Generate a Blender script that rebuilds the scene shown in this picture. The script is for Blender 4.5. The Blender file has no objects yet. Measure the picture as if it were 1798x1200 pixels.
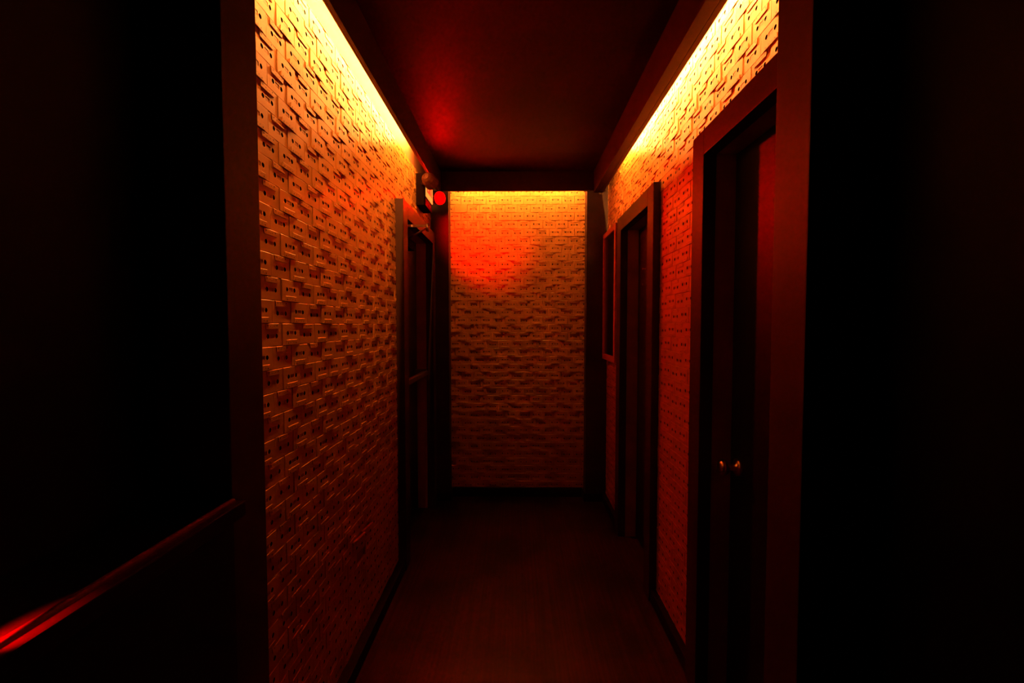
import bpy, bmesh, math, random
from mathutils import Vector, Matrix

# ------------------------------------------------------------------ camera, world, exposure, large lights
S = bpy.context.scene
C = S.collection
EYE = 1.395                      # eye height above the corridor floor
FPX = 770.0                      # focal length in pixels of the 1798 px wide frame
PITCH = math.atan(29 / FPX)
YAW = math.atan(9 / FPX)
cam = bpy.data.cameras.new('camera')
cam.sensor_width = 36.0
cam.lens = 36.0 * FPX / 1798
cam.clip_start = 0.02
cam_o = bpy.data.objects.new('camera', cam)
C.objects.link(cam_o)
cam_o.location = (0, 0, EYE)
cam_o.rotation_euler = (math.pi / 2 - PITCH, 0, YAW)
S.camera = cam_o

S.view_settings.view_transform = 'Standard'
S.view_settings.look = 'None'
S.view_settings.gamma = 1.0
S.view_settings.exposure = 0.0
S.view_settings.use_curve_mapping = False

W = bpy.data.worlds.new('world')
S.world = W
W.use_nodes = True
W.node_tree.nodes['Background'].inputs[0].default_value = (0, 0, 0, 1)
W.node_tree.nodes['Background'].inputs[1].default_value = 0.0

LED_COL = (1.0, 0.32, 0.06)
LED_SIDE = 2050.0                  # strength of the amber tape along the two side walls
LED_BACK = 1050.0                  # of the one over the end wall
RED = (1.0, 0.0, 0.0)


def spot(name, loc, target, watts, cone, blend, radius, col=RED):
    l = bpy.data.lights.new(name, 'SPOT')
    l.energy = watts
    l.color = col
    l.spot_size = math.radians(cone)
    l.spot_blend = blend
    l.shadow_soft_size = radius
    o = bpy.data.objects.new(name, l)
    C.objects.link(o)
    o.location = loc
    d = Vector(target) - Vector(loc)
    o.rotation_euler = d.to_track_quat('-Z', 'Y').to_euler()
    return o


HEAD_A = Vector((-0.560, 2.835, 2.318))      # near lamp head of the exit sign
HEAD_B = Vector((-0.578, 3.222, 2.318))      # far lamp head
AIM_A = Vector((-0.30, 3.53, 2.10))          # turned to the end wall
AIM_B = Vector((0.68, 1.82, 1.92))           # turned across to the right wall
spot('near_lamp_beam', HEAD_A + (AIM_A - HEAD_A).normalized() * 0.045, AIM_A, 78.0, 60, 1.0, 0.03)
spot('far_lamp_beam', HEAD_B + (AIM_B - HEAD_B).normalized() * 0.045, AIM_B, 40.0, 42, 1.0, 0.03)
LENS_GLOW = 1250.0
# unseen red spot added left of the frame to light the ledge bead
spot('ledge_streak_fill', (-0.590, 0.422, 1.098), (-0.574, 0.478, 1.047), 24.0, 46, 1.0, 0.004)

# ------------------------------------------------------------------ materials


def mat(name, col, rough=0.5, metal=0.0, emit=None, strength=0.0, noise=None, bump=None, spec=0.5):
    m = bpy.data.materials.new(name)
    m.use_nodes = True
    nt = m.node_tree
    b = nt.nodes['Principled BSDF']
    b.inputs['Base Color'].default_value = (*col, 1)
    b.inputs['Roughness'].default_value = rough
    b.inputs['Metallic'].default_value = metal
    b.inputs['Specular IOR Level'].default_value = spec
    if emit:
        b.inputs['Emission Color'].default_value = (*emit, 1)
        b.inputs['Emission Strength'].default_value = strength
    tc = nt.nodes.new('ShaderNodeTexCoord')
    if noise:                                    # (scale, amount): uneven paint
        n = nt.nodes.new('ShaderNodeTexNoise')
        n.inputs['Scale'].default_value = noise[0]
        n.inputs['Detail'].default_value = 5
        geo = nt.nodes.new('ShaderNodeNewGeometry')
        nt.links.new(geo.outputs['Position'], n.inputs['Vector'])
        r = nt.nodes.new('ShaderNodeMapRange')
        r.inputs['From Min'].default_value = 0.3
        r.inputs['From Max'].default_value = 0.7
        r.inputs['To Min'].default_value = 1 - noise[1]
        r.inputs['To Max'].default_value = 1 + noise[1]
        nt.links.new(n.outputs['Fac'], r.inputs['Value'])
        v = nt.nodes.new('ShaderNodeVectorMath')
        v.operation = 'SCALE'
        v.inputs[0].default_value = col
        nt.links.new(r.outputs['Result'], v.inputs['Scale'])
        nt.links.new(v.outputs['Vector'], b.inputs['Base Color'])
    if bump:                                     # (scale, strength)
        n2 = nt.nodes.new('ShaderNodeTexNoise')
        n2.inputs['Scale'].default_value = bump[0]
        n2.inputs['Detail'].default_value = 4
        geo2 = nt.nodes.new('ShaderNodeNewGeometry')
        nt.links.new(geo2.outputs['Position'], n2.inputs['Vector'])
        bp = nt.nodes.new('ShaderNodeBump')
        bp.inputs['Strength'].default_value = bump[1]
        bp.inputs['Distance'].default_value = 0.002
        nt.links.new(n2.outputs['Fac'], bp.inputs['Height'])
        nt.links.new(bp.outputs['Normal'], b.inputs['Normal'])
    return m


M_GOLD = mat('gold_spray_paint', (0.56, 0.225, 0.04), 0.36, 0.0, noise=(6.0, 0.16), bump=(260, 0.2), spec=0.5)
M_WINDOW = mat('dull_gold_window', (0.40, 0.15, 0.03), 0.4)
M_HOLE_SHADE = mat('hub_hole_shade', (0.012, 0.008, 0.008), 0.6)  # shade inside the cassette holes, put into the colour
M_WALL = mat('gold_painted_board', (0.30, 0.10, 0.035), 0.6, noise=(9, 0.2))
M_BLACK = mat('black_wall_paint', (0.005, 0.0025, 0.0025), 0.6, spec=0.2, noise=(3, 0.3), bump=(60, 0.15))
M_POST = mat('black_brown_paint', (0.036, 0.012, 0.008), 0.55, spec=0.3, noise=(5, 0.35), bump=(40, 0.2))
M_TRIM = mat('dark_brown_trim', (0.036, 0.011, 0.0045), 0.5, spec=0.18, noise=(8, 0.2), bump=(90, 0.12))
M_DOOR = mat('dark_door_paint', (0.007, 0.003, 0.003), 0.5, spec=0.3, noise=(4, 0.2), bump=(70, 0.1))
M_BASE = mat('black_baseboard', (0.008, 0.004, 0.004), 0.6, spec=0.2)
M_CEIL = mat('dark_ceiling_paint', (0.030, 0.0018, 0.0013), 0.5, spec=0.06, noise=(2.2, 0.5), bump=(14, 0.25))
M_METAL = mat('brushed_metal', (0.75, 0.68, 0.62), 0.28, 1.0)
M_STEEL = mat('satin_steel_arm', (0.92, 0.84, 0.80), 0.4, 0.0)
M_HOUSE = mat('dark_sign_housing', (0.005, 0.0016, 0.0016), 0.9, spec=0.02)
M_FACE = mat('pale_lit_sign_face', (0.50, 0.32, 0.08), 0.45, emit=(1.0, 0.42, 0.06), strength=0.8)  # amber glow is the sign face's own emission
M_TAPEBED = mat('white_tape_bed', (0.72, 0.68, 0.6), 0.5)
M_LETTER = mat('red_glowing_letter', (0.5, 0.01, 0.01), 0.4, emit=(1, 0.004, 0.004), strength=2.2)
M_HEAD = mat('lamp_head_plastic', (0.16, 0.06, 0.04), 0.45)
M_LENS = mat('red_ribbed_lens', (0.65, 0.02, 0.02), 0.25, emit=(1, 0, 0), strength=0.3)
M_LENS_ON = mat('red_ribbed_lens_lit', (0.65, 0.02, 0.02), 0.25, emit=(1, 0, 0), strength=LENS_GLOW)
M_RIB = mat('dark_red_rib', (0.06, 0.0, 0.0), 0.6, spec=0.1)
M_FRAME = mat('rosy_picture_frame', (0.50, 0.16, 0.13), 0.4)
M_GLASS = mat('dark_picture_glass', (0.008, 0.004, 0.004), 0.16)
M_LEDGE = mat('dark_varnished_ledge', (0.007, 0.003, 0.003), 0.4, spec=0.25, noise=(7, 0.4), bump=(30, 0.3))
M_LED = mat('amber_light_tape', (0.9, 0.7, 0.4), 0.5, emit=LED_COL, strength=LED_SIDE)
M_LEDB = mat('amber_light_tape_dimmer', (0.9, 0.7, 0.4), 0.5, emit=LED_COL, strength=LED_BACK)


def floor_material():
    m = mat('worn_dark_wood_floor', (0.05, 0.02, 0.016), 0.42)
    nt = m.node_tree
    b = nt.nodes['Principled BSDF']
    geo = nt.nodes.new('ShaderNodeNewGeometry')
    mp = nt.nodes.new('ShaderNodeMapping')
    mp.inputs['Scale'].default_value = (90, 1.2, 1)
    nt.links.new(geo.outputs['Position'], mp.inputs['Vector'])
    n = nt.nodes.new('ShaderNodeTexNoise')
    n.inputs['Scale'].default_value = 1.0
    n.inputs['Detail'].default_value = 6
    nt.links.new(mp.outputs['Vector'], n.inputs['Vector'])
    n2 = nt.nodes.new('ShaderNodeTexNoise')
    n2.inputs['Scale'].default_value = 3.2
    n2.inputs['Detail'].default_value = 6
    nt.links.new(geo.outputs['Position'], n2.inputs['Vector'])
    mul = nt.nodes.new('ShaderNodeMath')
    mul.operation = 'MULTIPLY'
    nt.links.new(n.outputs['Fac'], mul.inputs[0])
    nt.links.new(n2.outputs['Fac'], mul.inputs[1])
    r = nt.nodes.new('ShaderNodeValToRGB')
    r.color_ramp.elements[0].position = 0.17
    r.color_ramp.elements[0].color = (0.012, 0.005, 0.004, 1)
    r.color_ramp.elements[1].position = 0.36
    r.color_ramp.elements[1].color = (0.065, 0.018, 0.012, 1)
    nt.links.new(mul.outputs[0], r.inputs['Fac'])
    nt.links.new(r.outputs['Color'], b.inputs['Base Color'])
    bp = nt.nodes.new('ShaderNodeBump')
    bp.inputs['Strength'].default_value = 0.4
    bp.inputs['Distance'].default_value = 0.002
    nt.links.new(n.outputs['Fac'], bp.inputs['Height'])
    nt.links.new(bp.outputs['Normal'], b.inputs['Normal'])
    return m


M_FLOOR = floor_material()

# ------------------------------------------------------------------ mesh helpers


def box(bm, x0, x1, y0, y1, z0, z1, bev=0.0):
    x0, x1 = sorted((x0, x1)); y0, y1 = sorted((y0, y1)); z0, z1 = sorted((z0, z1))
    t = bmesh.new()
    bmesh.ops.create_cube(t, size=1.0)
    for v in t.verts:
        v.co = Vector(((x0 + x1) / 2 + v.co.x * (x1 - x0), (y0 + y1) / 2 + v.co.y * (y1 - y0), (z0 + z1) / 2 + v.co.z * (z1 - z0)))
    if bev:
        bmesh.ops.bevel(t, geom=t.edges[:], offset=bev, segments=2, affect='EDGES', profile=0.6)
    merge(bm, t)


def merge(bm, t):
    mp = {}
    for v in t.verts:
        mp[v] = bm.verts.new(v.co)
    for f in t.faces:
        try:
            nf = bm.faces.new([mp[v] for v in f.verts])
            nf.material_index = f.material_index
            nf.smooth = f.smooth
        except ValueError:
            pass
    t.free()


def lathe(bm, prof, origin, axis, seg=24, rib=0.0):
    """surface of revolution: prof is [(radius, distance along axis)]; rib ripples the radius"""
    a = Vector(axis).normalized()
    q = a.to_track_quat('Z', 'Y')
    t = bmesh.new()
    rings = []
    for r, h in prof:
        ring = []
        for i in range(seg):
            an = 2 * math.pi * i / seg
            rr = r * (1 + (rib if i % 2 else -rib))
            ring.append(t.verts.new(Vector(origin) + q @ Vector((rr * math.cos(an), rr * math.sin(an), h))))
        rings.append(ring)
    for k in range(len(rings) - 1):
        for i in range(seg):
            f = t.faces.new((rings[k][i], rings[k][(i + 1) % seg], rings[k + 1][(i + 1) % seg], rings[k + 1][i]))
            f.smooth = rib == 0
    t.faces.new(list(reversed(rings[0])))
    t.faces.new(rings[-1])
    merge(bm, t)


def link(name, bm, material, parent=None, smooth=False):
    me = bpy.data.meshes.new(name)
    bmesh.ops.recalc_face_normals(bm, faces=bm.faces[:])
    bm.to_mesh(me)
    bm.free()
    for m in (material if isinstance(material, (list, tuple)) else [material]):
        me.materials.append(m)
    o = bpy.data.objects.new(name, me)
    C.objects.link(o)
    if parent:
        o.parent = parent
        o.matrix_parent_inverse = parent.matrix_world.inverted()
    return o


def boxes(name, lst, material, parent=None, bev=0.0):
    bm = bmesh.new()
    for b in lst:
        box(bm, *b, bev=bev)
    return link(name, bm, material, parent)


def struct(o, label=None, cat=None):
    o['kind'] = 'structure'
    if label:
        o['label'] = label
    if cat:
        o['category'] = cat
    return o


def tag(o, label, cat, group=None, kind=None):
    o['label'] = label
    o['category'] = cat
    if group:
        o['group'] = group
    if kind:
        o['kind'] = kind
    return o


def thing(name, loc, label, cat, group=None):
    o = bpy.data.objects.new(name, None)
    C.objects.link(o)
    o.location = loc
    o.matrix_world = Matrix.Translation(loc)
    o.empty_display_size = 0.05
    return tag(o, label, cat, group)


# ------------------------------------------------------------------ the setting
XL, XR, YB = -0.682, 0.712, 3.545            # backing boards behind the cassettes
CEIL = 2.572
PY0, PY1 = 0.873, 0.992                      # left post
QY0, QY1 = 0.890, 1.009                      # right post
NEAR = -1.20
DL = (2.530, 3.285)                          # left door opening
D1 = (1.112, 1.597)                          # near right door opening
D2 = (2.272, 2.850)                          # far right door opening
DH = 2.003                                   # door opening height

struct(boxes('floor', [(-0.95, 0.95, NEAR - 0.1, 3.70, -0.08, 0.0)], M_FLOOR),
       'worn dark wooden floor of the narrow corridor', 'floor')
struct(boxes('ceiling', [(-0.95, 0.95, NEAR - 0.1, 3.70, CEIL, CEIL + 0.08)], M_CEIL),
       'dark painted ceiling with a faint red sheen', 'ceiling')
T = 0.13
struct(boxes('wall_left', [(XL - T, XL, PY1, DL[0], 0, CEIL), (XL - T, XL, DL[0], DL[1], DH, CEIL), (XL - T, XL, DL[1], 3.70, 0, CEIL)], M_WALL),
       'left corridor wall behind the gold cassettes', 'wall')
struct(boxes('wall_right', [(XR, XR + T, QY1, D1[0], 0, CEIL), (XR, XR + T, D1[0], D1[1], DH, CEIL), (XR, XR + T, D1[1], D2[0], 0, CEIL),
                            (XR, XR + T, D2[0], D2[1], DH, CEIL), (XR, XR + T, D2[1], 3.70, 0, CEIL)], M_WALL),
       'right corridor wall with two doors behind gold cassettes', 'wall')
struct(boxes('wall_back', [(XL, XR, YB, YB + 0.13, 0, CEIL)], M_WALL), 'end wall of the corridor behind gold cassettes', 'wall')
struct(boxes('wall_near_left', [(-0.86, -0.73, NEAR, PY1, 0, CEIL)], M_BLACK), 'black wall left of the corridor mouth above the ledge', 'wall')
struct(boxes('wall_near_right', [(0.73, 0.86, NEAR, QY1, 0, CEIL)], M_BLACK), 'black wall right of the corridor mouth', 'wall')
struct(boxes('wall_front', [(-0.86, 0.86, NEAR - 0.1, NEAR, 0, CEIL)], M_BLACK), 'black wall behind the viewpoint', 'wall')

# full-height posts of the corridor mouth and the two slim pillars in the far corners
struct(boxes('pillar_near_left', [(-0.73, -0.58, PY0, PY1, 0, CEIL)], M_POST, bev=0.003), 'dark brown full height post where the left wall begins', 'post')
struct(boxes('pillar_near_right', [(0.58, 0.73, QY0, QY1, 0, CEIL)], M_POST, bev=0.003), 'reddish dark post beside the near right door', 'post')
PF = 3.430
bm = bmesh.new()
box(bm, XL, -0.534, PF, YB, 0, CEIL, bev=0.002)
struct(link('pillar_far_left', bm, M_POST), 'dark slim pillar in the far left corner', 'pillar')
bm = bmesh.new()
box(bm, 0.540, XR, PF, YB, 0, CEIL, bev=0.002)
struct(link('pillar_far_right', bm, M_POST), 'dark slim pillar in the far right corner', 'pillar')


def plinths(name, side, x0, x1):
    bm = bmesh.new()
    box(bm, x0, x1, PF - 0.012, PF, 0, 0.066, bev=0.002)
    inner = x1 if side < 0 else x0
    box(bm, inner, inner + (0.012 if side < 0 else -0.012), PF - 0.012, YB - 0.02, 0, 0.066, bev=0.002)
    return struct(link(name, bm, M_BASE), 'black plinth wrapped round the far %s pillar' % ('left' if side < 0 else 'right'), 'baseboard')


plinths('baseboard_far_left', -1, XL + 0.02, -0.534)
plinths('baseboard_far_right', 1, 0.540, XR - 0.03)
struct(boxes('baseboard_left', [(XL, -0.632, PY1, 2.432, 0, 0.062)], M_BASE, bev=0.003), 'black baseboard under the left cassettes', 'baseboard')
struct(boxes('baseboard_right', [(XR, 0.672, 1.702, 2.172, 0, 0.062), (XR, 0.672, 2.97, PF - 0.012, 0, 0.062)], M_BASE, bev=0.003), 'black baseboard under the right cassettes', 'baseboard')
struct(boxes('baseboard_back', [(-0.520, 0.526, YB - 0.034, YB, 0, 0.074)], M_BASE, bev=0.003), 'black baseboard under the end wall cassettes', 'baseboard')

# valances hanging from the ceiling that hide the light tape
VZ, VB = 2.405, 2.424                         # bottom edges of the side valances and of the end one
struct(boxes('trim_1', [(-0.597, -0.585, PY1, 3.400, VZ, CEIL), (-0.607, -0.597, PY1, 3.400, VZ, VZ + 0.006)], M_TRIM, bev=0.002),  # second box of each valance: lip added to cut tape light below
       'dark valance board hiding the left light tape', 'valance')
struct(boxes('trim_2', [(0.585, 0.631, QY1, 3.400, VZ, CEIL), (0.631, 0.655, QY1, 3.400, VZ, VZ + 0.006)], M_TRIM, bev=0.002),
       'dark thick valance beam hiding the right light tape', 'valance')
struct(boxes('trim_3', [(-0.66, 0.68, 3.400, 3.412, VB, CEIL), (-0.534, 0.540, 3.412, 3.422, VB, VB + 0.006)], M_TRIM, bev=0.002),
       'dark valance board across the end wall', 'valance')


def door_trim(name, x_wall, x_front, y0, y1, w, label):
    """flat boards round a door opening y0..y1: two jamb boards and a header, and the lining of the recess"""
    o = []
    o.append((x_wall, x_front, y0 - w, y0, 0, DH + 0.09))
    o.append((x_wall, x_front, y1, y1 + w, 0, DH + 0.09))
    o.append((x_wall, x_front, y0, y1, DH, DH + 0.09))
    return struct(boxes(name, o, M_TRIM, bev=0.0025), label, 'door frame')


door_trim('trim_4', XL, -0.627, DL[0], DL[1], 0.097, 'dark brown door frame on the left wall under the exit sign')
t1 = door_trim('trim_5', XR, 0.665, D1[0], D1[1], 0.097, 'dark brown door frame on the right nearest the post')
t2 = door_trim('trim_6', XR, 0.665, D2[0], D2[1], 0.100, 'dark brown frame of the far right door')
for z in (1.685, 1.605):                      # two small catches on the near jamb of the far door
    bm = bmesh.new()
    lathe(bm, [(0.005, 0), (0.005, 0.006), (0.003, 0.012), (0.006, 0.014), (0.004, 0.018)], (0.665, 2.288, z), (-1, 0, 0), 10)
    link('catch_stud', bm, M_METAL, t2)['label'] = 'small metal stud'

# doors
d = struct(boxes('door_1', [(XL - 0.115, XL - 0.072, DL[0], DL[1], 0.006, DH)], M_DOOR), 'dark door on the left wall below the exit sign', 'door')
bm = bmesh.new()                              # push bar across the door
box(bm, XL - 0.072, XL + 0.012, 2.56, 2.60, 1.010, 1.070, bev=0.004)
box(bm, XL - 0.072, XL + 0.012, 3.20, 3.24, 1.010, 1.070, bev=0.004)
box(bm, XL - 0.012, XL + 0.022, 2.56, 3.24, 1.024, 1.058, bev=0.006)
link('push_bar', bm, mat('dull_bar_metal', (0.16, 0.12, 0.12), 0.35, 0.6), d)['label'] = 'metal push bar across the door'


def round_knob(loc, parent):
    bm = bmesh.new()
    lathe(bm, [(0.031, 0), (0.031, 0.006), (0.024, 0.011), (0.012, 0.013), (0.011, 0.034), (0.020, 0.040), (0.0275, 0.049), (0.0285, 0.058), (0.024, 0.066), (0.012, 0.070)],
          loc, (-1, 0, 0), 28)
    link('door_knob', bm, M_METAL, parent)['label'] = 'polished metal door knob'


d = struct(boxes('door_2', [(0.782, 0.822, D1[0], D1[1], 0.006, DH)], M_DOOR), 'dark door with a round metal knob on the near right', 'door')
round_knob((0.782, 1.540, 0.892), d)
d = struct(boxes('door_3', [(0.782, 0.822, D2[0], D2[1], 0.006, DH)], M_DOOR), 'dark door on the far right beside the framed panel', 'door')

# closer of the left door: elbow arm that sticks out into the corridor
t = thing('door_closer', (-0.66, 2.70, 1.985), 'pale metal elbow arm door closer sticking out above the left door', 'door closer')
boxes('closer_body', [(XL - 0.072, XL - 0.020, 2.80, 3.02, 1.900, 1.965)], M_HOUSE, t, bev=0.006)


def rod(bm, a, b, r, seg=10):
    a, b = Vector(a), Vector(b)
    lathe(bm, [(r, 0), (r, (b - a).length)], a, b - a, seg)


bm = bmesh.new(); box(bm, -0.735, -0.525, 2.619, 2.626, 1.976, 1.991, bev=0.0015)
link('upper_arm', bm, M_STEEL, t)['label'] = 'pale metal arm'
bm = bmesh.new(); rod(bm, (-0.533, 2.622, 1.974), (-0.705, 2.900, 1.970), 0.006)
link('forearm', bm, M_STEEL, t)
bm = bmesh.new(); rod(bm, (-0.533, 2.622, 1.952), (-0.533, 2.622, 1.994), 0.009)
link('elbow_joint', bm, M_METAL, t)

# light tapes behind the valances (thin tape on a carrier strip under the ceiling)


def tape(name, x0, x1, y0, y1, m, label, glow):
    t = thing(name, ((x0 + x1) / 2, (y0 + y1) / 2, CEIL), label, 'light strip', 'amber light tapes behind the valances')
    boxes('carrier_strip', [(x0, x1, y0, y1, CEIL - 0.006, CEIL)], M_TAPEBED, t)
    boxes('glowing_tape', [(*glow, CEIL - 0.010, CEIL - 0.006)], m, t)


tape('light_strip', -0.6055, -0.5975, PY1 + 0.005, 2.80, M_LED, 'glowing amber light tape along the top of the left wall', (-0.6020, -0.5978, PY1 + 0.007, 2.798))
tape('light_strip', 0.6315, 0.6395, QY1 + 0.005, 2.97, M_LED, 'glowing amber light tape along the top of the right wall', (0.6318, 0.6360, QY1 + 0.007, 2.968))
tape('light_strip', -0.530, 0.536, 3.4125, 3.4205, M_LEDB, 'glowing amber light tape along the top of the end wall', (-0.528, 0.534, 3.4128, 3.4170))

# ------------------------------------------------------------------ cassettes
random.seed(11)
CW, CH, CT = 0.1004, 0.0638, 0.0090          # spacing across, spacing up, body thickness
BW, BH = 0.0994, 0.0630


class Shell:
    def __init__(self):
        self.v, self.f, self.m = [], [], []

    def add(self, p):
        self.v.append(p)
        return len(self.v) - 1

    def face(self, idx, m=0):
        self.f.append(tuple(idx)); self.m.append(m)

    def mesh(self, name, mats):
        me = bpy.data.meshes.new(name)
        me.from_pydata(self.v, [], self.f)
        me.polygons.foreach_set('material_index', self.m)
        for m in mats:
            me.materials.append(m)
        me.update()
        return me


HOLE, HY, NSEG = 0.0064, 0.0035, 12


def body_shell(depth_behind):
    """the two-hole shell; depth_behind: the glue block that carries a raised cassette off the wall"""
    s = Shell()
    w, h, t, c = BW / 2, BH / 2, CT, 0.0012
    z0 = -0.0
    cor = [(-w, -h), (w, -h), (w, h), (-w, h)]
    cin = [(-w + c, -h + c), (w - c, -h + c), (w - c, h - c), (-w + c, h - c)]
    bk = [s.add((x, y, z0)) for x, y in cor]
    ou = [s.add((x, y, t - c)) for x, y in cor]
    fr = [s.add((x, y, t)) for x, y in cin]
    for i in range(4):
        j = (i + 1) % 4
        s.face((bk[i], bk[j], ou[j], ou[i]))
        s.face((ou[i], ou[j], fr[j], fr[i]))
    s.face(tuple(reversed(bk)))
    # front: bands above and below the strip that holds the hub holes and the window
    a = 0.0090
    yl, yh = HY - a, HY + a
    xs = [-w + c, -0.02125 - a, -0.02125 + a, 0.02125 - a, 0.02125 + a, w - c]
    lo = [s.add((x, yl, t)) for x in xs]
    hi = [s.add((x, yh, t)) for x in xs]
    s.face([fr[0], fr[1]] + lo[::-1])
    s.face(hi + [fr[2], fr[3]])
    for k in (0, 4):
        s.face((lo[k], lo[k + 1], hi[k + 1], hi[k]))
    # sunk window bay between the hubs
    x0, x1, y0, y1 = xs[2] + 0.0015, xs[3] - 0.0015, HY - 0.0055, HY + 0.0055
    q = [s.add((x0, y0, t)), s.add((x1, y0, t)), s.add((x1, y1, t)), s.add((x0, y1, t))]
    e = [lo[2], lo[3], hi[3], hi[2]]
    d = [s.add((x, y, t - 0.0012)) for x, y in ((x0, y0), (x1, y0), (x1, y1), (x0, y1))]
    for i in range(4):
        j = (i + 1) % 4
        s.face((e[i], e[j], q[j], q[i]))
        s.face((q[i], q[j], d[j], d[i]))
    s.face(d)
    for cx, k in ((-0.02125, 1), (0.02125, 3)):
        rim, floor = [], []
        for i in range(NSEG):
            an = 2 * math.pi * (i + 0.5) / NSEG
            rim.append(s.add((cx + HOLE * math.cos(an), HY + HOLE * math.sin(an), t)))
            floor.append(s.add((cx + HOLE * math.cos(an), HY + HOLE * math.sin(an), t - 0.0075)))
        for i in range(NSEG):
            j = (i + 1) % NSEG
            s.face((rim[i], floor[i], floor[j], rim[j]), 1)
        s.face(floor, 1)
        ang = lambda px, py: math.atan2(py - HY, px - cx) % (2 * math.pi)
        corner = [hi[k + 1], hi[k], lo[k], lo[k + 1]]           # 45, 135, 225, 315 degrees
        n4 = NSEG // 4
        for ci in range(4):                                     # fans from the corners, then bridging quads
            first = [(ci * n4 + i) % NSEG for i in range(n4)]
            for i in range(n4 - 1):
                s.face((corner[ci], rim[first[i + 1]], rim[first[i]]))
            last, nxt = first[-1], (first[-1] + 1) % NSEG
            s.face((corner[ci], corner[(ci + 1) % 4], rim[nxt], rim[last]))
    if depth_behind:
        g = depth_behind
        f0 = [s.add((x, y, 0)) for x, y in ((-0.030, -0.018), (0.030, -0.018), (0.030, 0.018), (-0.030, 0.018))]
        b0 = [s.add((x, y, -g)) for x, y in ((-0.034, -0.022), (0.034, -0.022), (0.034, 0.022), (-0.034, 0.022))]
        for i in range(4):
            j = (i + 1) % 4
            s.face((b0[i], b0[j], f0[j], f0[i]))
        s.face(tuple(reversed(b0)))
    return s


def cover_shell():
    """the thicker trapezoid along the tape edge, with flat dark discs for its row of small holes"""
    s = Shell()
    h = BH / 2
    y0, y1, t0, t1, c = -h + 0.0004, -h + 0.0158, CT - 0.0004, CT + 0.0016, 0.0009
    out = [(-0.0335, y0), (0.0335, y0), (0.0310, y1), (-0.0310, y1)]
    inn = [(-0.0335 + c, y0 + c), (0.0335 - c, y0 + c), (0.0310 - c, y1 - c), (-0.0310 + c, y1 - c)]
    a = [s.add((x, y, t0)) for x, y in out]
    b = [s.add((x, y, t1 - c)) for x, y in out]
    f = [s.add((x, y, t1)) for x, y in inn]
    for i in range(4):
        j = (i + 1) % 4
        s.face((a[i], a[j], b[j], b[i])); s.face((b[i], b[j], f[j], f[i]))
    s.face(f)
    s.face(tuple(reversed(a)))
    for cx, cy, r in ((-0.0225, y0 + 0.0055, 0.0022), (-0.0085, y0 + 0.0075, 0.0015), (0.0085, y0 + 0.0075, 0.0015), (0.0225, y0 + 0.0055, 0.0022), (0.0, y0 + 0.0095, 0.0011)):
        rim = [s.add((cx + r * math.cos(k * math.pi / 4), cy + r * math.sin(k * math.pi / 4), t1 + 0.00012)) for k in range(8)]
        s.face(rim, 1)
    return s


def hub_shell(sx):
    """toothed ring inside a hub hole"""
    s = Shell()
    cx = 0.02125 * sx
    r0, r1, z0, z1 = 0.00636, 0.0054, CT - 0.0062, CT - 0.0036
    o0, o1, i1, i0 = [], [], [], []
    n = 12
    for k in range(n):
        an = 2 * math.pi * k / n
        ri = r1 - (0.0009 if k % 2 else 0)
        o1.append(s.add((cx + r0 * math.cos(an), HY + r0 * math.sin(an), z1)))
        i1.append(s.add((cx + ri * math.cos(an), HY + ri * math.sin(an), z1)))
        i0.append(s.add((cx + ri * math.cos(an), HY + ri * math.sin(an), z0)))
    for k in range(n):
        j = (k + 1) % n
        s.face((o1[k], o1[j], i1[j], i1[k])); s.face((i1[k], i1[j], i0[j], i0[k]))
    return s


def window_shell():
    s = Shell()
    x, y0, y1, z0, z1 = 0.0098, HY - 0.0046, HY + 0.0046, CT - 0.0013, CT - 0.0005
    a = [s.add(p) for p in ((-x, y0, z0), (x, y0, z0), (x, y1, z0), (-x, y1, z0))]
    b = [s.add(p) for p in ((-x, y0, z1), (x, y0, z1), (x, y1, z1), (-x, y1, z1))]
    for i in range(4):
        j = (i + 1) % 4
        s.face((a[i], a[j], b[j], b[i]))
    s.face(b)
    s.m = [2] * len(s.m)
    return s


RAISE = 0.0012
SH_BODY = {0: body_shell(0), 1: body_shell(RAISE)}
PARTS = [('head_cover', cover_shell()), ('tape_window', window_shell()), ('reel_hub', hub_shell(-1)), ('reel_hub', hub_shell(1))]
MATS = (M_GOLD, M_HOLE_SHADE, M_WINDOW)
ME_BODY = {k: s.mesh('cassette', MATS) for k, s in SH_BODY.items()}
ME_PART = [s.mesh(n, MATS) for n, s in PARTS]

# camera model, only to rank the cassettes by how large they show
FW = Vector((-math.sin(YAW) * math.cos(PITCH), math.cos(YAW) * math.cos(PITCH), -math.sin(PITCH)))
RT = Vector((math.cos(YAW), math.sin(YAW), 0))
UP = RT.cross(FW)


def px(p):
    v = p - Vector((0, 0, EYE))
    dd = max(v.dot(FW), 1e-3)
    return (899 + FPX * v.dot(RT) / dd, 600 - FPX * v.dot(UP) / dd)


def poly_area(ps):
    return abs(sum(ps[i][0] * ps[(i + 1) % len(ps)][1] - ps[(i + 1) % len(ps)][0] * ps[i][1] for i in range(len(ps)))) / 2


WORDS = ['zeroth', 'first', 'second', 'third', 'fourth', 'fifth', 'sixth', 'seventh', 'eighth', 'ninth', 'tenth', 'eleventh', 'twelfth', 'thirteenth', 'fourteenth',
         'fifteenth', 'sixteenth', 'seventeenth', 'eighteenth', 'nineteenth']
TENS = {20: ('twentieth', 'twenty'), 30: ('thirtieth', 'thirty'), 40: ('fortieth', 'forty')}


def nth(n):
    if n < 20:
        return WORDS[n]
    a = TENS[n // 10 * 10]
    return a[0] if n % 10 == 0 else a[1] + '-' + WORDS[n % 10]


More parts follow.
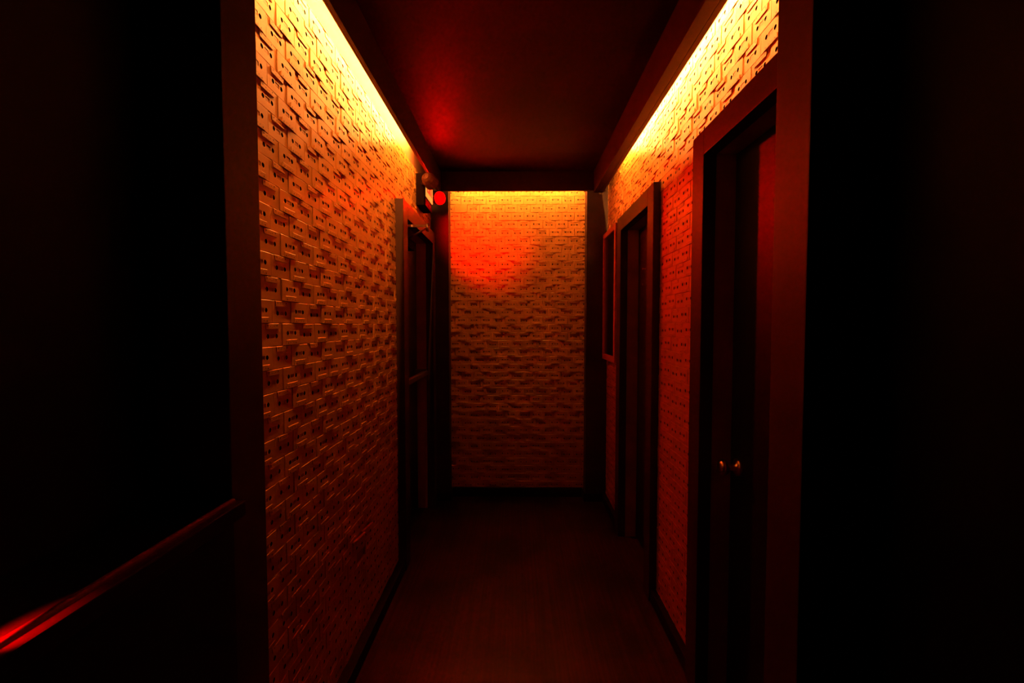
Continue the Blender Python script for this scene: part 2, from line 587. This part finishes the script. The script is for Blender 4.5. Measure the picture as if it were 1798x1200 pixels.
# one wall = (name, to-world function of (u, z, out), right axis, normal, u range, z range, openings in (u0, u1, z0, z1), anchor of a raised cassette, sign of the odd-row shift)
WALLS = [
    dict(name='left', right=Vector((0, 1, 0)), n=Vector((1, 0, 0)), at=lambda u, z: Vector((XL, u, z)), u=(PY1 + 0.001, PF), z=(0.062, 2.425),
         holes=[(DL[0] - 0.097, DL[1] + 0.097, -1, DH + 0.09)], anchor=(1.146, 1.559), odd=-0.5, see=1.09, vis=2.425),
    dict(name='right', right=Vector((0, -1, 0)), n=Vector((-1, 0, 0)), at=lambda u, z: Vector((XR, -u, z)), u=(-PF, -QY1 - 0.001), z=(0.062, 2.470),
         holes=[(-(D1[1] + 0.097), -(D1[0] - 0.097), -1, DH + 0.09), (-(D2[1] + 0.10), -(D2[0] - 0.10), -1, DH + 0.09)], anchor=(-1.805, 1.372), odd=-0.5, see=1.15, vis=2.47),
    dict(name='back', right=Vector((1, 0, 0)), n=Vector((0, -1, 0)), at=lambda u, z: Vector((u, YB, z)), u=(-0.534, 0.540), z=(0.074, 2.470),
         holes=[], anchor=(-0.298, 1.622), odd=0.5, see=0, vis=2.45),
]
GAP = (1.800, 0.395)                          # a cassette has broken off the left wall here
BLANK = (-0.461, 2.294)                       # and a blank plate is let in at the top of the end wall
cells = []
for wl in WALLS:
    u0, u1 = wl['u']; z0, z1 = wl['z']
    au, az = wl['anchor']
    for r in range(-40, 41):
        zc = az + r * CH
        if zc + BH / 2 < z0 or zc - BH / 2 > z1:
            continue
        for c in range(-50, 51):
            uc = au + (c + (wl['odd'] if r % 2 else 0)) * CW
            if uc + BW / 2 < u0 + 0.004 or uc - BW / 2 > u1 - 0.004:
                continue
            cut = []                           # planes that trim it where it meets an edge: (axis, value, keep side)
            if uc - BW / 2 < u0: cut.append(('u', u0, 1))
            if uc + BW / 2 > u1: cut.append(('u', u1, -1))
            if zc - BH / 2 < z0: cut.append(('z', z0, 1))
            if zc + BH / 2 > z1: cut.append(('z', z1, -1))
            gone = False
            for a0, a1, b0, b1 in wl['holes']:
                L_, R_, B_, T_ = uc - BW / 2, uc + BW / 2, zc - BH / 2, zc + BH / 2
                if R_ <= a0 or L_ >= a1 or B_ >= b1:
                    continue
                opt = sorted([((a0 - L_) / BW, ('u', a0, -1)), ((R_ - a1) / BW, ('u', a1, 1)), ((T_ - b1) / BH, ('z', b1, 1))], key=lambda e: -e[0])
                if opt[0][0] < 0.06:
                    gone = True
                else:
                    cut.append(opt[0][1])
            if gone:
                continue
            up = (c % 2 == 0)
            if random.random() < 0.05:
                up = not up
            w_here = wl['at'](uc, zc)
            if wl['name'] == 'left' and abs(uc - GAP[0]) < CW / 2 and abs(zc - GAP[1]) < CH / 2:
                continue
            if wl['name'] == 'back' and abs(uc - BLANK[0]) < CW / 2 and abs(zc - BLANK[1]) < CH / 2:
                blank_cell = (uc, zc)
                continue
            broken = wl['name'] == 'left' and abs(uc - GAP[0]) < CW and abs(zc - GAP[1] - CH) < CH / 2
            cells.append(dict(wall=wl, r=r, c=c, u=uc, z=zc, up=up, cut=cut, broken=broken,
                              tx=random.gauss(0, 0.0032), ty=random.gauss(0, 0.0032), tz=random.gauss(0, 0.006), out=random.uniform(0, 0.0007)))


def cell_matrix(e):
    wl = e['wall']
    out = 0.0004 + e['out'] + (RAISE if e['up'] else 0.0)
    loc = wl['at'](e['u'], e['z']) + wl['n'] * out
    rt, n = wl['right'], wl['n']
    up = Vector((0, 0, 1))
    R = Matrix(((rt.x, up.x, n.x), (rt.y, up.y, n.y), (rt.z, up.z, n.z))).to_4x4()
    spin = e['tz'] + (0 if e['up'] else math.pi)
    tilt = Matrix.Rotation(e['tx'], 4, 'X') @ Matrix.Rotation(e['ty'], 4, 'Y')
    if e['broken']:
        tilt = Matrix.Rotation(0.10, 4, 'X') @ Matrix.Rotation(-0.16, 4, 'Y')
        loc += wl['n'] * 0.012
    return Matrix.Translation(loc) @ R @ tilt @ Matrix.Rotation(spin, 4, 'Z')


for e in cells:
    wl = e['wall']
    e['mw'] = cell_matrix(e)
    q = [px(e['mw'] @ Vector((x, y, CT))) for x, y in ((-BW / 2, -BH / 2), (BW / 2, -BH / 2), (BW / 2, BH / 2), (-BW / 2, BH / 2))]
    a = poly_area(q)
    cx, cy = sum(p[0] for p in q) / 4, sum(p[1] for p in q) / 4
    dist = abs(e['u'])
    if wl['name'] != 'back' and dist - BW / 2 < wl['see']:
        a = 0                                  # hidden behind the posts
    if min(p[0] for p in q) < 0 or max(p[0] for p in q) > 1798 or cy < 4 or cy > 1196 or e['z'] > wl['vis'] - 0.01 or e['cut']:
        a = 0
    e['area'] = a
cells.sort(key=lambda e: -e['area'])
single = [e for e in cells if e['area'] > 0][:300]
ids = set(id(e) for e in single)

# counting order for the labels: rows downwards from the light, cassettes away from the post
for wn in ('left', 'right', 'back'):
    vis = [e for e in cells if e['wall']['name'] == wn and e['z'] < e['wall']['vis']]
    rows = sorted(set(e['r'] for e in vis), reverse=True)
    for k, r in enumerate(rows):
        order = sorted((e for e in vis if e['r'] == r and (wn == 'back' or abs(e['u']) + BW / 4 > e['wall']['see'])), key=lambda e: abs(e['u']) if wn != 'back' else e['u'])
        for i, e in enumerate(order):
            e['row'], e['col'] = k + 1, i + 1

single.sort(key=lambda e: (e['wall']['name'], e['row'], e['col']))
proto = {}
for e in single:
    k = 1 if e['up'] else 0
    if k not in proto:
        o = bpy.data.objects.new('cassette', ME_BODY[k])
        kids = [bpy.data.objects.new(PARTS[i][0], ME_PART[i]) for i in range(len(PARTS))]
        proto[k] = (o, kids)
    else:
        o = proto[k][0].copy()
        kids = [x.copy() for x in proto[k][1]]
    C.objects.link(o)
    o.matrix_world = e['mw']
    for x in kids:
        C.objects.link(x)
        x.parent = o
    wn = e['wall']['name']
    how = 'tilted loose gold cassette' if e['broken'] else ('raised gold cassette' if e['up'] else 'sunken upside-down gold cassette')
    tag(o, '%s on %s wall, %s row below light, %s from near post' % (how, wn, nth(e['row']), nth(e['col'])), 'cassette',
        'gold cassettes on the %s wall' % wn)

# all the smaller ones: one object
V, Fc, Mi = [], [], []


def pour(shell, mw, cuts, inv_at):
    base = len(V)
    if not cuts:
        V.extend((mw @ Vector(p))[:] for p in shell.v)
        Fc.extend(tuple(i + base for i in f) for f in shell.f)
        Mi.extend(shell.m)
        return
    b = bmesh.new()
    vs = [b.verts.new(mw @ Vector(p)) for p in shell.v]
    for f, m in zip(shell.f, shell.m):
        try:
            b.faces.new([vs[i] for i in f]).material_index = m
        except ValueError:
            pass
    for co, no in cuts:
        bmesh.ops.bisect_plane(b, geom=b.verts[:] + b.edges[:] + b.faces[:], plane_co=co, plane_no=no, clear_outer=True, dist=1e-6)
    b.verts.index_update()
    for v in b.verts:
        V.append(v.co[:])
    for f in b.faces:
        Fc.append(tuple(v.index + base for v in f.verts)); Mi.append(f.material_index)
    b.free()


for e in cells:
    if id(e) in ids:
        continue
    wl = e['wall']
    cuts = []
    for ax, val, keep in e['cut']:
        if ax == 'u':
            cuts.append((wl['at'](val, 0), wl['right'] * (-keep)))
        else:
            cuts.append((wl['at'](0, val), Vector((0, 0, -keep))))
    for sh in [SH_BODY[1 if e['up'] else 0]] + [s for _n, s in PARTS]:
        pour(sh, e['mw'], cuts, None)
me = bpy.data.meshes.new('cassettes')
me.from_pydata(V, [], Fc)
me.polygons.foreach_set('material_index', Mi)
for m in MATS:
    me.materials.append(m)
me.update()
o = bpy.data.objects.new('cassettes', me)
C.objects.link(o)
tag(o, 'smaller gold cassettes covering the end wall and the farther parts of the side walls', 'cassettes', kind='stuff')

# blank plate let in among the cassettes of the end wall
bu, bz = blank_cell
o = boxes('blank_plate', [(bu - BW / 2, bu + BW / 2, YB - 0.0135, YB - 0.0004, bz - BH / 2, bz + BH / 2)], M_GOLD, bev=0.0015)
tag(o, 'plain gold plate without holes near the top left of the end wall', 'plate')

# ------------------------------------------------------------------ exit sign with two lamp heads
SX0, SX1, SY0, SY1, SZ0, SZ1 = -0.645, -0.600, 2.931, 3.150, 2.246, 2.400
t = thing('exit_sign', (XL + 0.04, 3.04, SZ0), 'exit sign with two red lamp heads above the left door', 'exit sign')
boxes('housing', [(XL + 0.012, SX1 - 0.008, SY0, SY1, SZ0 - 0.056, SZ1)], M_HOUSE, t, bev=0.004)
bm = bmesh.new()
box(bm, SX1 - 0.008, SX1, SY0 + 0.004, SY1 - 0.004, SZ0 + 0.004, SZ1 - 0.002, bev=0.002)
link('face_plate', bm, M_FACE, t)['label'] = 'pale face plate glowing amber from within'
# EXIT, read from the corridor: the reader faces -X, so the text runs towards +Y
bm = bmesh.new()
LH, LW, ST = 0.112, 0.036, 0.0105
zb = SZ0 + 0.036


def stroke(y0, z0, y1, z1):
    d = Vector((0, y1 - y0, z1 - z0))
    L = d.length
    dn = d / L
    nrm = Vector((0, -dn.z, dn.y)) * (ST / 2)
    x0, x1 = SX1, SX1 + 0.0022
    p = [Vector((0, y0, z0)) - nrm, Vector((0, y0, z0)) + nrm, Vector((0, y1, z1)) + nrm, Vector((0, y1, z1)) - nrm]
    a = [bm.verts.new((x0, v.y, v.z)) for v in p]
    b = [bm.verts.new((x1, v.y, v.z)) for v in p]
    bm.faces.new(b); bm.faces.new(a[::-1])
    for i in range(4):
        j = (i + 1) % 4
        bm.faces.new((a[i], a[j], b[j], b[i]))


y = SY0 + 0.022
stroke(y + ST / 2, zb, y + ST / 2, zb + LH)
for zz in (zb + ST / 2, zb + LH / 2, zb + LH - ST / 2):
    stroke(y + ST, zz, y + LW, zz)
y += LW + 0.012
stroke(y + ST / 2, zb, y + LW - ST / 2 + 0.006, zb + LH)
stroke(y + LW - ST / 2 + 0.006, zb, y + ST / 2, zb + LH)
y += LW + 0.020
stroke(y + ST / 2, zb, y + ST / 2, zb + LH)
y += ST + 0.012
stroke(y, zb + LH - ST / 2, y + LW + 0.004, zb + LH - ST / 2)
stroke(y + LW / 2 + 0.002, zb, y + LW / 2 + 0.002, zb + LH - ST)
link('lettering', bm, M_LETTER, t)['label'] = 'red glowing letters EXIT'


def lamp_head(c, aim, lens):
    a = (aim - c).normalized()
    bm = bmesh.new()
    lathe(bm, [(0.020, -0.050), (0.034, -0.040), (0.043, -0.020), (0.047, 0.018), (0.047, 0.032), (0.044, 0.032), (0.042, 0.010)], c, a, 32, rib=0.014)
    h = link('lamp_head', bm, M_HEAD, t)
    h['label'] = 'ribbed dark red lamp head'
    bm = bmesh.new()
    lathe(bm, [(0.0415, 0.008), (0.0415, 0.012), (0.030, 0.017), (0.012, 0.020)], c, a, 32, rib=0.03)
    link('lens', bm, lens, h)['label'] = 'red ribbed lens'
    q = a.to_track_quat('Z', 'Y')                # moulded ribs across the lens
    bm = bmesh.new()
    for k in range(-2, 3):
        ww = math.sqrt(0.041 ** 2 - (k * 0.015) ** 2)
        b = bmesh.new()
        box(b, -ww, ww, k * 0.015 - 0.0022, k * 0.015 + 0.0022, 0.0205, 0.0235)
        for v in b.verts:
            v.co = c + q @ (Matrix.Rotation(math.radians(55), 3, 'Z') @ v.co)
        merge(bm, b)
    link('lens_rib', bm, M_RIB, h)['label'] = 'moulded ribs across the red lens'
    return h


h = lamp_head(HEAD_A, AIM_A, M_LENS)
bm = bmesh.new(); rod(bm, HEAD_A - (AIM_A - HEAD_A).normalized() * 0.045, (SX0 + 0.02, SY0 + 0.01, 2.33), 0.011)
link('swivel_neck', bm, M_HEAD, h)
h = lamp_head(HEAD_B, AIM_B, M_LENS_ON)
bm = bmesh.new(); rod(bm, HEAD_B - (AIM_B - HEAD_B).normalized() * 0.045, (SX0 + 0.02, SY1 - 0.01, 2.32), 0.011)
link('swivel_neck', bm, M_HEAD, h)

# ------------------------------------------------------------------ framed panel between the far pillar and the far right door
FY0, FY1, FZ0, FZ1 = 2.985, 3.405, 1.135, 2.085
t = thing('framed_picture', (0.69, (FY0 + FY1) / 2, FZ0), 'tall narrow rosy framed dark panel between the far door and the corner pillar', 'picture frame')
bm = bmesh.new()
fw_, xa, xb = 0.040, 0.694, 0.660
box(bm, xa, xb, FY0, FY0 + fw_, FZ0, FZ1, bev=0.003)
box(bm, xa, xb, FY1 - fw_, FY1, FZ0, FZ1, bev=0.003)
box(bm, xa, xb, FY0 + fw_, FY1 - fw_, FZ0, FZ0 + fw_, bev=0.003)
box(bm, xa, xb, FY0 + fw_, FY1 - fw_, FZ1 - fw_, FZ1, bev=0.003)
link('frame', bm, M_FRAME, t)['label'] = 'rosy wooden frame'
boxes('glass', [(0.690, 0.674, FY0 + fw_, FY1 - fw_, FZ0 + fw_, FZ1 - fw_)], M_GLASS, t)['label'] = 'dark glossy pane'

# ------------------------------------------------------------------ bar ledge in the left foreground
LZ = 1.040
t = thing('bar_ledge', (-0.64, 0.4, 0), 'dark bar height ledge running along the black wall up to the left post', 'ledge')
boxes('ledge_top', [(-0.728, -0.549, -0.90, PY0 - 0.002, LZ - 0.030, LZ)], M_LEDGE, t, bev=0.003)
boxes('front_panel', [(-0.728, -0.575, -0.88, PY0 - 0.004, 0.0, LZ - 0.030)], M_BLACK, t)
bm = bmesh.new()
rod(bm, (-0.572, -0.90, LZ + 0.001), (-0.572, PY0 - 0.01, LZ + 0.001), 0.006, 14)
link('edge_bead', bm, mat('glossy_bead', (0.06, 0.008, 0.008), 0.38, spec=0.2), t)['label'] = 'glossy bead near the ledge edge catching red light'
